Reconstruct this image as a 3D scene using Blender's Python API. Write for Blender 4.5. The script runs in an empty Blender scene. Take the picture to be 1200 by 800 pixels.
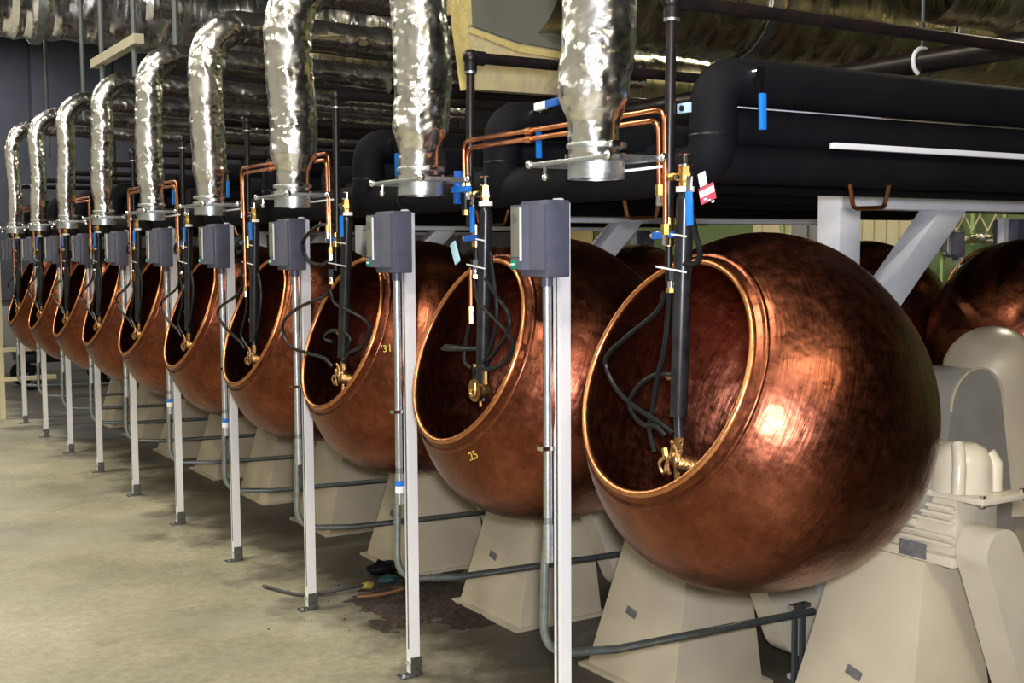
import bpy, bmesh, math, random
from mathutils import Vector, Matrix, noise
random.seed(7)
V = Vector
PI = math.pi
sc = bpy.context.scene
COL = sc.collection

# ------------------------------------------------------------------ camera
YAW, PITCH, ROLL = .5552, .0750, -.0061
F = V((math.sin(YAW)*math.cos(PITCH), math.cos(YAW)*math.cos(PITCH), -math.sin(PITCH)))
R0 = V((math.cos(YAW), -math.sin(YAW), 0)); U0 = R0.cross(F)
R1 = math.cos(ROLL)*R0 + math.sin(ROLL)*U0; U1 = -math.sin(ROLL)*R0 + math.cos(ROLL)*U0
cd = bpy.data.cameras.new('camera'); cam = bpy.data.objects.new('camera', cd); COL.objects.link(cam)
m = Matrix((R1, U1, -F)).transposed().to_4x4(); m.translation = V((-1.8947, -2.7989, 1.5076)); cam.matrix_world = m
cd.sensor_width = 36; cd.lens = 36*1401.4/1200; cd.clip_start = .05
sc.camera = cam

# ------------------------------------------------------------------ world and lamps
w = bpy.data.worlds.new('world'); sc.world = w; w.use_nodes = True
bg = w.node_tree.nodes['Background']; bg.inputs[0].default_value = (.55, .6, .75, 1); bg.inputs[1].default_value = .02
def area(name, loc, size, power, color, target=None, sizey=None):
    d = bpy.data.lights.new(name, 'AREA'); d.energy = power; d.color = color; d.size = size
    if sizey: d.shape = 'RECTANGLE'; d.size_y = sizey
    o = bpy.data.objects.new(name, d); COL.objects.link(o); o.location = loc
    if target: o.rotation_euler = (V(target)-V(loc)).to_track_quat('-Z', 'Y').to_euler()
    return o
# the camera's flash, just above the lens
fl = bpy.data.lights.new('camera_flash', 'AREA'); fl.energy = 118; fl.size = .10; fl.color = (.93, .93, 1)
flo = bpy.data.objects.new('camera_flash', fl); COL.objects.link(flo)
flo.location = cam.location + R1*.04 + U1*.07; flo.rotation_euler = (F+R1*.10).to_track_quat('-Z', 'Y').to_euler()
# rows of warm hall lamps over the aisle and behind the second row
WARM = (1, .92, .73)
for yy in (-4.5, -1.0, 2.5, 6.0, 9.5):
    area('hall_lamp', (-1.7, yy, 4.3), 1.2, 120, WARM, (-1.7, yy, 0), .3)
    area('hall_lamp', (-4.6, yy, 4.3), 1.2, 55, WARM, (-4.0, yy, 0), .3)
for yy in (1.5, 5.5, 9.5):
    area('hall_lamp', (5.6, yy, 4.3), 1.2, 110, (1, .9, .66), (5.6, yy, 0), .35)
area('hall_lamp', (-.8, -5.2, 3.9), .7, 26, (1, .82, .48), (.5, -2., .3), .25)
area('hall_lamp', (.6, 12.6, 4.3), 1.2, 60, (.9, .92, 1), (.6, 12.6, 0), .35)
sc.view_settings.view_transform = 'Standard'; sc.view_settings.look = 'None'
sc.view_settings.exposure = 0.0; sc.view_settings.gamma = 1; sc.view_settings.use_curve_mapping = False
sc.cycles.max_bounces = 8; sc.cycles.use_denoising = True
try: sc.cycles.sample_clamp_indirect = 6
except Exception: pass

# ------------------------------------------------------------------ materials
def mat(name, color, rough=.5, metal=0., color2=None, scale=8., detail=4., rough2=None, bump=0., bscale=60., coords='Object',
        ramp=(.4, .65), stretch=(1, 1, 1), spec=.5, emit=None, kind='noise', coat=0.):
    mt = bpy.data.materials.new(name); mt.use_nodes = True; nt = mt.node_tree; N = nt.nodes; Lk = nt.links.new
    b = N['Principled BSDF']
    b.inputs['Base Color'].default_value = (*color, 1); b.inputs['Roughness'].default_value = rough; b.inputs['Metallic'].default_value = metal
    b.inputs['Specular IOR Level'].default_value = spec; b.inputs['Coat Weight'].default_value = coat
    tc = N.new('ShaderNodeTexCoord'); mp = N.new('ShaderNodeMapping'); mp.inputs['Scale'].default_value = stretch
    Lk(tc.outputs[coords], mp.inputs['Vector'])
    if color2 or rough2 is not None:
        n = N.new('ShaderNodeTexNoise'); n.inputs['Scale'].default_value = scale; n.inputs['Detail'].default_value = detail
        n.inputs['Roughness'].default_value = .6
        Lk(mp.outputs[0], n.inputs['Vector'])
        rp = N.new('ShaderNodeValToRGB'); rp.color_ramp.elements[0].position = ramp[0]; rp.color_ramp.elements[1].position = ramp[1]
        rp.color_ramp.elements[0].color = (0, 0, 0, 1); rp.color_ramp.elements[1].color = (1, 1, 1, 1)
        Lk(n.outputs['Fac'], rp.inputs[0])
        if color2:
            mx = N.new('ShaderNodeMix'); mx.data_type = 'RGBA'; mx.inputs[6].default_value = (*color, 1); mx.inputs[7].default_value = (*color2, 1)
            Lk(rp.outputs[0], mx.inputs[0]); Lk(mx.outputs[2], b.inputs['Base Color'])
        if rough2 is not None:
            mr = N.new('ShaderNodeMapRange'); mr.inputs[3].default_value = rough; mr.inputs[4].default_value = rough2
            Lk(rp.outputs[0], mr.inputs[0]); Lk(mr.outputs[0], b.inputs['Roughness'])
    if bump:
        bp = N.new('ShaderNodeBump'); bp.inputs['Strength'].default_value = bump; bp.inputs['Distance'].default_value = .01
        if kind == 'noise':
            t = N.new('ShaderNodeTexNoise'); t.inputs['Scale'].default_value = bscale; t.inputs['Detail'].default_value = 3; out = t.outputs['Fac']
        elif kind == 'ridged':
            t = N.new('ShaderNodeTexNoise'); t.noise_type = 'RIDGED_MULTIFRACTAL'; t.inputs['Scale'].default_value = bscale; t.inputs['Detail'].default_value = 2.5; out = t.outputs['Fac']
        else:
            t = N.new('ShaderNodeTexVoronoi'); t.inputs['Scale'].default_value = bscale; out = t.outputs['Distance']
        Lk(mp.outputs[0], t.inputs['Vector']); Lk(out, bp.inputs['Height']); Lk(bp.outputs[0], b.inputs['Normal'])
    if emit: b.inputs['Emission Color'].default_value = (*emit[0], 1); b.inputs['Emission Strength'].default_value = emit[1]
    return mt

def copper_mat(name, c1, c2, c3, r1, r2, bump):
    """worn copper: brown tarnish clouds, fine turning scratches round the axis and dents"""
    mt = bpy.data.materials.new(name); mt.use_nodes = True; nt = mt.node_tree; N = nt.nodes; Lk = nt.links.new
    b = N['Principled BSDF']; b.inputs['Metallic'].default_value = 1.
    tc = N.new('ShaderNodeTexCoord'); oi = N.new('ShaderNodeObjectInfo')
    add = N.new('ShaderNodeVectorMath'); add.operation = 'MULTIPLY_ADD'
    cb = N.new('ShaderNodeCombineXYZ')
    for k in range(3): Lk(oi.outputs['Random'], cb.inputs[k])
    add.inputs[1].default_value = (7, 7, 7); Lk(cb.outputs[0], add.inputs[0]); Lk(tc.outputs['Object'], add.inputs[2])
    def nz(scale, detail, rough=.6):
        n = N.new('ShaderNodeTexNoise'); n.inputs['Scale'].default_value = scale; n.inputs['Detail'].default_value = detail
        n.inputs['Roughness'].default_value = rough; Lk(add.outputs[0], n.inputs['Vector']); return n
    n1 = nz(5.5, 6, .65); n2 = nz(34, 5, .7)
    rp = N.new('ShaderNodeValToRGB'); e = rp.color_ramp.elements
    e[0].position = .32; e[0].color = (*c1, 1); e[1].position = .68; e[1].color = (*c3, 1)
    k = e.new(.5); k.color = (*c2, 1)
    mm = N.new('ShaderNodeMath'); mm.operation = 'MULTIPLY_ADD'; mm.inputs[1].default_value = .35
    m2 = N.new('ShaderNodeMath'); m2.operation = 'MULTIPLY'; m2.inputs[1].default_value = .66
    Lk(n1.outputs['Fac'], m2.inputs[0]); Lk(n2.outputs['Fac'], mm.inputs[0]); Lk(m2.outputs[0], mm.inputs[2])
    Lk(mm.outputs[0], rp.inputs[0]); Lk(rp.outputs[0], b.inputs['Base Color'])
    mr = N.new('ShaderNodeMapRange'); mr.inputs[1].default_value = .3; mr.inputs[2].default_value = .7
    mr.inputs[3].default_value = r1; mr.inputs[4].default_value = r2
    Lk(n2.outputs['Fac'], mr.inputs[0]); Lk(mr.outputs[0], b.inputs['Roughness'])
    # scratches: noise squeezed along the axis
    mp = N.new('ShaderNodeMapping'); mp.inputs['Scale'].default_value = (3, 3, 70); Lk(add.outputs[0], mp.inputs['Vector'])
    n3 = N.new('ShaderNodeTexNoise'); n3.inputs['Scale'].default_value = 2.2; n3.inputs['Detail'].default_value = 5; Lk(mp.outputs[0], n3.inputs['Vector'])
    n4 = nz(9, 3)
    s = N.new('ShaderNodeMath'); s.operation = 'MULTIPLY_ADD'; s.inputs[1].default_value = .16
    Lk(n3.outputs['Fac'], s.inputs[0]); Lk(n4.outputs['Fac'], s.inputs[2])
    s2 = N.new('ShaderNodeMath'); s2.operation = 'MULTIPLY_ADD'; s2.inputs[1].default_value = .06
    Lk(n2.outputs['Fac'], s2.inputs[0]); Lk(s.outputs[0], s2.inputs[2])
    bp = N.new('ShaderNodeBump'); bp.inputs['Strength'].default_value = bump; bp.inputs['Distance'].default_value = .02
    Lk(s2.outputs[0], bp.inputs['Height']); Lk(bp.outputs[0], b.inputs['Normal'])
    return mt

M = {}
M['copper'] = copper_mat('tarnished_copper', (.095, .029, .017), (.185, .057, .031), (.31, .104, .055), .24, .40, .24)
M['copper_in'] = copper_mat('copper_inside', (.10, .035, .022), (.24, .080, .047), (.40, .145, .085), .28, .46, .35)
M['copper_rim'] = copper_mat('polished_copper_rim', (.42, .165, .07), (.55, .23, .095), (.66, .30, .13), .28, .40, .06)
M['copper_tube'] = mat('copper_tube', (.78, .33, .16), .28, 1., color2=(.55, .2, .09), scale=14)
M['brass'] = mat('brass', (.72, .5, .16), .28, 1., color2=(.5, .3, .08), scale=30)
M['bronze'] = mat('bronze', (.42, .25, .10), .4, 1., color2=(.28, .15, .07), scale=40, bump=.3, bscale=90)
M['chrome'] = mat('chrome', (.8, .8, .82), .15, 1.)
M['zinc'] = mat('galvanised_steel', (.62, .65, .68), .32, 1., color2=(.42, .46, .5), scale=40, rough2=.5)
M['dull_zinc'] = mat('dull_galvanised', (.30, .34, .35), .42, .9, color2=(.22, .25, .26), scale=30)
M['bracket'] = mat('dark_bracket', (.22, .23, .23), .4, .9, color2=(.12, .13, .13), scale=50)
M['foil'] = mat('crinkled_foil', (.80, .79, .78), .20, 1., bump=.8, bscale=20, kind='ridged', rough2=.30, scale=9)
M['foil_big'] = mat('duct_foil', (.62, .56, .40), .26, 1., bump=.35, bscale=14, kind='noise', rough2=.42, scale=5, stretch=(4, 1, 1))  # gold cast of reflected warm lamps is put into the foil colour
M['foil_silver'] = mat('silver_duct_foil', (.90, .90, .94), .20, 1., bump=.8, bscale=4, kind='ridged', rough2=.34, scale=5, stretch=(4, 1, 1))
M['white_paint'] = mat('white_paint', (.74, .74, .77), .32, color2=(.66, .66, .68), scale=12, ramp=(.55, .8), spec=.6)
M['frame_paint'] = mat('frame_paint', (.66, .67, .72), .4, color2=(.58, .59, .63), scale=6)
M['beige'] = mat('beige_enamel', (.53, .465, .345), .33, color2=(.475, .41, .30), scale=5, ramp=(.45, .75), bump=.03, bscale=160)
M['beige_light'] = mat('beige_enamel_light', (.58, .525, .41), .30, color2=(.53, .475, .37), scale=6, bump=.03, bscale=160)
M['grey_beige'] = mat('grey_casting', (.33, .315, .285), .42, color2=(.29, .28, .25), scale=7, bump=.05, bscale=120)
M['box_grey'] = mat('slate_plastic', (.088, .094, .135), .36, color2=(.072, .078, .115), scale=20, bump=.05, bscale=200)
M['box_front'] = mat('grey_plastic', (.13, .135, .125), .4, color2=(.11, .115, .11), scale=20)
M['panel_grey'] = mat('panel_grey', (.15, .153, .13), .45)
M['green'] = mat('green_button', (.0, .22, .12), .35)
M['white_print'] = mat('white_print', (.85, .85, .85), .5)
M['blue'] = mat('blue_grip', (.015, .17, .62), .3)
M['blue_dark'] = mat('blue_grip_dark', (.01, .09, .40), .35)
M['lightblue'] = mat('pale_blue_tag', (.35, .55, .68), .5)
M['red'] = mat('red_print', (.65, .06, .10), .45)
M['rubber'] = mat('black_rubber', (.004, .005, .006), .4, spec=.25)
M['iron'] = mat('black_iron', (.010, .009, .010), .36, .2, color2=(.020, .013, .012), scale=20, spec=.4)
M['arm'] = mat('arm_steel', (.022, .022, .025), .28, .3, color2=(.010, .010, .012), scale=25)
M['insulation'] = mat('black_foam_insulation', (.0050, .0053, .0075), .7, color2=(.007, .0073, .0095), scale=4, bump=.06, bscale=120, spec=.09)
M['tape'] = mat('white_tie', (.7, .72, .74), .4)
M['yellow'] = mat('yellow_plastic', (.42, .33, .05), .6, color2=(.2, .16, .05), scale=50)
M['yellow_paint'] = mat('yellow_paint', (.5, .36, .06), .6)
M['label'] = mat('grey_name_plate', (.17, .17, .18), .45, .2, color2=(.12, .12, .13), scale=60)
M['wool'] = mat('glass_wool', (.62, .52, .27), .9, color2=(.50, .42, .28), scale=9, bump=.5, bscale=40)
M['wool_edge'] = mat('glass_wool_edge', (.64, .53, .20), .9, color2=(.54, .44, .18), scale=20, bump=.5, bscale=60)
M['board'] = mat('duct_board_facing', (.155, .158, .13), .55, color2=(.135, .138, .118), scale=6)
M['strut'] = mat('beige_strut', (.36, .33, .25), .5)
M['rod'] = mat('hanger_rod', (.10, .12, .13), .45, .6)
M['dirt'] = mat('damp_dirt', (.012, .009, .008), .8, color2=(.050, .030, .020), scale=34, bump=.8, bscale=60)
M['cable'] = mat('grey_cable', (.05, .05, .05), .5)
M['wood_orange'] = mat('orange_stick', (.24, .11, .045), .7)
M['teal'] = mat('teal_plastic', (.008, .05, .05), .6)

# floor: worn concrete
def floor_mat():
    mt = bpy.data.materials.new('worn_concrete'); mt.use_nodes = True; nt = mt.node_tree; N = nt.nodes; Lk = nt.links.new
    b = N['Principled BSDF']; tc = N.new('ShaderNodeTexCoord')
    def nz(s, d, r=.6, st=(1, 1, 1)):
        mp = N.new('ShaderNodeMapping'); mp.inputs['Scale'].default_value = st; Lk(tc.outputs['Object'], mp.inputs[0])
        n = N.new('ShaderNodeTexNoise'); n.inputs['Scale'].default_value = s; n.inputs['Detail'].default_value = d; n.inputs['Roughness'].default_value = r
        Lk(mp.outputs[0], n.inputs['Vector']); return n.outputs['Fac']
    def ramp(f, a, c0, bb, c1):
        r = N.new('ShaderNodeValToRGB'); e = r.color_ramp.elements; e[0].position = a; e[0].color = (*c0, 1); e[1].position = bb; e[1].color = (*c1, 1)
        Lk(f, r.inputs[0]); return r.outputs[0]
    def mix(f, a, bcol, mode='MIX'):
        x = N.new('ShaderNodeMix'); x.data_type = 'RGBA'; x.blend_type = mode
        if isinstance(f, float): x.inputs[0].default_value = f
        else: Lk(f, x.inputs[0])
        for s, v in ((6, a), (7, bcol)):
            if isinstance(v, tuple): x.inputs[s].default_value = (*v, 1)
            else: Lk(v, x.inputs[s])
        return x.outputs[2]
    base = ramp(nz(1.1, 6, .6), .35, (.205, .198, .145), .68, (.385, .368, .275))
    fine = ramp(nz(26, 5, .7), .3, (.74, .74, .74), .7, (1.14, 1.14, 1.12))
    c = mix(1., base, fine, 'MULTIPLY')
    grey = ramp(nz(.8, 4, .6, (.6, 1.2, 1)), .48, (0, 0, 0), .70, (1, 1, 1))
    c = mix(grey, c, (.285, .28, .23))
    rust = ramp(nz(2.3, 5, .65), .66, (0, 0, 0), .76, (.7, .7, .7))
    c = mix(rust, c, (.23, .15, .06))
    # oily stains round the machine feet, with shade under the machines painted in
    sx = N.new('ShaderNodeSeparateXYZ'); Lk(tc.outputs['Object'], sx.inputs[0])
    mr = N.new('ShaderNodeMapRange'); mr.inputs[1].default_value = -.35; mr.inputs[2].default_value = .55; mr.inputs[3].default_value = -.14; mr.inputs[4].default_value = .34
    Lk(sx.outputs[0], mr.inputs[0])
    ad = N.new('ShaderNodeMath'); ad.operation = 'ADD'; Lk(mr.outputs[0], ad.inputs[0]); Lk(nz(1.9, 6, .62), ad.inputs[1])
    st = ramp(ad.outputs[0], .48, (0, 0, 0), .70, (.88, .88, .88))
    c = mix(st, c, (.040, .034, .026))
    sp = ramp(nz(70, 2, .5), .72, (0, 0, 0), .75, (.6, .6, .6))
    c = mix(sp, c, (.05, .045, .03))
    Lk(c, b.inputs['Base Color'])
    rr = N.new('ShaderNodeMapRange'); rr.inputs[3].default_value = .38; rr.inputs[4].default_value = .62; Lk(nz(3, 4), rr.inputs[0]); Lk(rr.outputs[0], b.inputs['Roughness'])
    bp = N.new('ShaderNodeBump'); bp.inputs['Strength'].default_value = .12; bp.inputs['Distance'].default_value = .01
    Lk(nz(60, 5), bp.inputs['Height']); Lk(bp.outputs[0], b.inputs['Normal'])
    return mt
M['floor'] = floor_mat()
M['wall_dark'] = mat('painted_wall', (.07, .072, .075), .7, color2=(.055, .056, .06), scale=2)
M['wall_pale'] = mat('pale_wall', (.42, .42, .40), .7, color2=(.37, .37, .35), scale=2)
M['wall_blue'] = mat('bluegrey_cladding', (.078, .084, .108), .6, color2=(.06, .066, .088), scale=3)
M['wall_green'] = mat('green_wall', (.17, .235, .105), .6, color2=(.14, .20, .09), scale=1.2)
M['ceiling'] = mat('ceiling_deck', (.06, .062, .058), .8, color2=(.045, .045, .042), scale=2)
M['cream'] = mat('cream_panel', (.72, .66, .44), .5, color2=(.66, .6, .4), scale=3)
M['tan'] = mat('tan_panel', (.62, .50, .24), .5)
M['palegreen'] = mat('pale_green_panel', (.34, .5, .2), .5)
M['cabinet'] = mat('grey_cabinet', (.22, .225, .23), .4, .2)

# ------------------------------------------------------------------ mesh helpers
ROOT = {}
def mat_of(o):
    r = ROOT.get(o.name, o)
    return Matrix.LocRotScale(r.location, r.rotation_euler, None)
def perp(d):
    d = d.normalized(); a = V((0, 0, 1)) if abs(d.z) < .9 else V((1, 0, 0))
    u = d.cross(a).normalized(); return u, d.cross(u).normalized()
def arcpath(pts, rad=.05, n=6):
    pts = [V(p) for p in pts]; out = [pts[0]]
    for i in range(1, len(pts)-1):
        p, a, b = pts[i], pts[i-1]-pts[i], pts[i+1]-pts[i]
        la, lb = a.length, b.length; a.normalize(); b.normalize()
        ang = a.angle(b)
        if ang > PI-.05: out.append(p); continue
        t = min(rad/math.tan(ang/2), la*.49, lb*.49)
        s, e = p+a*t, p+b*t
        for k in range(n+1):
            q = k/n; out.append((1-q)**2*s + 2*q*(1-q)*p + q*q*e)
    out.append(pts[-1]); return out
def spline(pts, n=7):
    pts = [V(p) for p in pts]; P = [2*pts[0]-pts[1]] + pts + [2*pts[-1]-pts[-2]]; out = []
    for i in range(1, len(P)-2):
        a, b, c, d = P[i-1:i+3]
        for k in range(n):
            t = k/n
            out.append(.5*((2*b) + (c-a)*t + (2*a-5*b+4*c-d)*t*t + (3*b-a-3*c+d)*t**3))
    out.append(pts[-1]); return out
class MB:
    def __init__(s): s.v = []; s.f = []
    def add(s, v, f):
        n = len(s.v); s.v += [V(p) for p in v]; s.f += [tuple(i+n for i in q) for q in f]; return s
    def box(s, c, size, bevel=0., rot=None):
        bm = bmesh.new(); bmesh.ops.create_cube(bm, size=1)
        for v in bm.verts: v.co = V((v.co.x*size[0], v.co.y*size[1], v.co.z*size[2]))
        if bevel: bmesh.ops.bevel(bm, geom=bm.edges[:], offset=bevel, segments=2, profile=.6, affect='EDGES')
        bm.verts.ensure_lookup_table(); c = V(c)
        vs = [(rot @ v.co if rot else v.co)+c for v in bm.verts]; fs = [[v.index for v in f.verts] for f in bm.faces]
        bm.free(); return s.add(vs, fs)
    def span(s, a, b, bevel=0.):
        a, b = V(a), V(b); return s.box((a+b)/2, [abs(x) for x in (b-a)], bevel)
    def bar(s, p0, p1, wd, th, up=(0, 0, 1), bevel=0.):
        p0, p1 = V(p0), V(p1); d = (p1-p0); L = d.length; d.normalize(); u = V(up); u = (u-d*u.dot(d)).normalized(); sd = d.cross(u)
        return s.box((p0+p1)/2, (L, wd, th), bevel, Matrix((d, sd, u)).transposed())
    def tube(s, pts, r, n=10, caps=True):
        pts = [V(p) for p in pts]; m = len(pts); vs = []; fs = []
        rs = r if isinstance(r, (list, tuple)) else [r]*m
        d0 = (pts[1]-pts[0]).normalized(); u, _ = perp(d0)
        for i in range(m):
            d = (pts[min(i+1, m-1)]-pts[max(i-1, 0)]).normalized()
            u = (u-d*u.dot(d)).normalized(); w_ = d.cross(u)
            vs += [pts[i]+rs[i]*(math.cos(2*PI*k/n)*u+math.sin(2*PI*k/n)*w_) for k in range(n)]
        for i in range(m-1):
            for k in range(n):
                a, b = i*n+k, i*n+(k+1) % n; fs.append((a, b, b+n, a+n))
        if caps: fs.append(tuple(range(n-1, -1, -1))); fs.append(tuple(range((m-1)*n, m*n)))
        return s.add(vs, fs)
    def cyl(s, a, b, r, n=16, r2=None):
        return s.tube([a, b], [r, r if r2 is None else r2], n)
    def lathe(s, prof, c=(0, 0, 0), ax=(0, 0, 1), n=32):
        c = V(c); ax = V(ax).normalized(); u, w_ = perp(ax); m = len(prof); vs = []; fs = []
        for (r, h) in prof:
            vs += [c+ax*h+max(r, 1e-5)*(math.cos(2*PI*k/n)*u+math.sin(2*PI*k/n)*w_) for k in range(n)]
        for i in range(m-1):
            for k in range(n):
                a, b = i*n+k, i*n+(k+1) % n; fs.append((a, b, b+n, a+n))
        return s.add(vs, fs)
    def sphere(s, c, r, n=16, sq=(1, 1, 1)):
        return_prof = [(r*math.sin(PI*i/10), -r*math.cos(PI*i/10)) for i in range(11)]
        k = len(s.v); s.lathe(return_prof, (0, 0, 0), (0, 0, 1), n)
        for i in range(k, len(s.v)): s.v[i] = V((s.v[i].x*sq[0], s.v[i].y*sq[1], s.v[i].z*sq[2]))+V(c)
        return s
    def prism(s, poly, o, u, v, h):
        """polygon (list of 2D) in plane o,u,v extruded by vector h"""
        o, u, v, h = V(o), V(u), V(v), V(h); n = len(poly)
        a = [o+u*p[0]+v*p[1] for p in poly]
        return s.add(a+[p+h for p in a], [tuple(range(n-1, -1, -1)), tuple(range(n, 2*n))]+[(i, (i+1) % n, n+(i+1) % n, n+i) for i in range(n)])
    def build(s, name, material, parent=None, angle=38):
        me = bpy.data.meshes.new(name)
        inv = mat_of(parent).inverted() if parent else Matrix()
        me.from_pydata([inv @ p for p in s.v], [], s.f); me.update()
        bm = bmesh.new(); bm.from_mesh(me); bmesh.ops.recalc_face_normals(bm, faces=bm.faces[:]); bm.to_mesh(me); bm.free()
        me.shade_smooth(); me.set_sharp_from_angle(angle=math.radians(angle))
        me.materials.append(M[material] if isinstance(material, str) else material)
        o = bpy.data.objects.new(name, me); COL.objects.link(o)
        if parent: o.parent = parent; ROOT[o.name] = ROOT.get(parent.name, parent)
        return o
def tag(o, label=None, cat=None, group=None, kind=None):
    if label: o['label'] = label
    if cat: o['category'] = cat
    if group: o['group'] = group
    if kind: o['kind'] = kind
    return o
def thing(name, loc, label, cat, group=None, rot=(0, 0, 0)):
    o = bpy.data.objects.new(name, None); COL.objects.link(o); o.empty_display_size = .05
    o.location = loc; o.rotation_euler = rot; ROOT[o.name] = o
    return tag(o, label, cat, group)
def clone(o, delta=None, label=None, parent=None):
    c = o.copy(); COL.objects.link(c)
    if parent: c.parent = parent
    if delta is not None: c.location = o.location+V(delta)
    for ch in list(o.children): clone(ch, parent=c)
    if label: c['label'] = label
    return c
def struct(mb, name, material): return tag(mb.build(name, material), kind='structure')
ORD = ['', 'first', 'second', 'third', 'fourth', 'fifth', 'sixth', 'seventh', 'eighth', 'ninth', 'tenth', 'eleventh', 'twelfth']
S = .95                 # spacing of the machines along the row
PY = -.5576             # y of the nearest machine

# ------------------------------------------------------------------ room shell
X0, X1, YA, YB, ZC = -6.5, 9.0, -8.0, 14.5, 4.6
struct(MB().span((X0, YA, -.1), (X1, YB, 0)), 'floor', 'floor')
struct(MB().span((X0, YA, ZC), (X1, YB, ZC+.1)), 'ceiling', 'ceiling')
struct(MB().span((X0-.1, YA, 0), (X0, YB, ZC)), 'wall_left', 'wall_pale')
struct(MB().span((X1, YA, 0), (X1+.1, YB, ZC)), 'wall_right', 'wall_green')
struct(MB().span((X0, YA-.1, 0), (X1, YA, ZC)), 'wall_back', 'wall_dark')
wf = struct(MB().span((X0, YB, 0), (X1, YB+.1, ZC)), 'wall_front', 'wall_dark')
for i in range(14):     # cladding sheets on the far wall
    x = X0+.02+i*1.1
    MB().span((x, YB-.03, .9), (x+1.07, YB, ZC-.02), .006).build('cladding_panel', 'wall_blue', wf)

# ------------------------------------------------------------------ copper coating pans
TAU, PSI = .3715, -.0194
AX = V((-math.cos(TAU)*math.cos(PSI), -math.cos(TAU)*math.sin(PSI), math.sin(TAU)))   # axis out of the mouth
MOUTH = V((-.0885+.012, PY, 1.2071)); RM = .297
def pan_profile():
    T = [(0., .297), (.03, .338), (.08, .383), (.14, .424), (.2, .446), (.27, .456), (.34, .450), (.42, .431), (.5, .403), (.58, .357), (.65, .297), (.705, .205), (.735, .10)]
    out = []
    for i in range(len(T)-1):
        p0, p1, p2, p3 = T[max(i-1, 0)], T[i], T[i+1], T[min(i+2, len(T)-1)]
        for k in range(4):
            t = k/4; f = lambda a, b, c, d: .5*((2*b)+(c-a)*t+(2*a-5*b+4*c-d)*t*t+(3*b-a-3*c+d)*t**3)
            out.append((f(p0[1], p1[1], p2[1], p3[1]), -f(p0[0], p1[0], p2[0], p3[0])))
    return out+[(.10, -.735), (0, -.737)]
prof = pan_profile()
def pan(label):
    base = MOUTH-AX*.72
    rot = AX.to_track_quat('Z', 'Y').to_euler()
    t = thing('copper_pan', base, label, 'pan', 'copper coating pans in the front row', rot)
    MB().lathe(prof, MOUTH, AX, 72).build('bowl', 'copper', t, 60)
    MB().lathe([(max(r-.008, 0), h-.004 if h < -.01 else h) for r, h in prof if h > -.724]+[(0, -.715)], MOUTH, AX, 64).build('bowl_lining', 'copper_in', t, 60)
    MB().lathe([(RM-.004+.0088*math.cos(a), .002+.0088*math.sin(a)) for a in [2*PI*k/12 for k in range(13)]], MOUTH, AX, 72).build('rim', 'copper_rim', t, 80)
    # raised ring a hand's breadth behind the rolled rim
    ring = []
    for k in range(9):
        q = k/8; h = -.010-.012*q; rr = .3105+.0150*q
        b = .0055*math.sin(PI*q); ring.append((rr+b*.75, h+b*.6))
    MB().lathe(ring, MOUTH, AX, 72).build('neck_ring', 'copper', t, 80)
    MB().lathe([(.02, -.725), (.13, -.722), (.135, -.745), (.12, -.755), (.075, -.762), (.07, -.86), (.0, -.86)], MOUTH, AX, 28).build('hub', 'beige', t)
    return t
def surf_pt(hh, ang, off=.0015):
    """point on the pan skin at depth hh behind the mouth, ang round the axis"""
    u, w_ = perp(AX); rs = [(h, r) for r, h in prof]
    for (h0, r0), (h1, r1) in zip(rs, rs[1:]):
        if h1 <= -hh <= h0:
            r = r0+(r1-r0)*((-hh-h0)/(h1-h0+1e-9)); break
    d = math.cos(ang)*u+math.sin(ang)*w_
    return MOUTH-AX*hh+d*(r+off), d
NP = 10
p1 = pan('copper coating pan nearest the camera, large at front right with a bright glare spot')
pans = [p1]
for k in range(1, NP):
    lab = '%s copper coating pan of the front row, counted from the camera' % ORD[k+1]
    if k == 1: lab = 'second copper coating pan from the front, with a yellow 25 on its belly'
    if k == 2: lab = 'third copper coating pan from the front, with a yellow mark beside its mouth'
    if k == NP-1: lab = 'farthest copper coating pan of the front row at the left edge'
    pans.append(clone(p1, (0, k*S, 0), lab))
for k, pn in enumerate(pans):   # each pan has stopped at its own angle
    if k:
        e = Matrix.Rotation(k*1.3, 3, AX) @ p1.rotation_euler.to_matrix(); pn.rotation_euler = e.to_euler()

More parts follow.
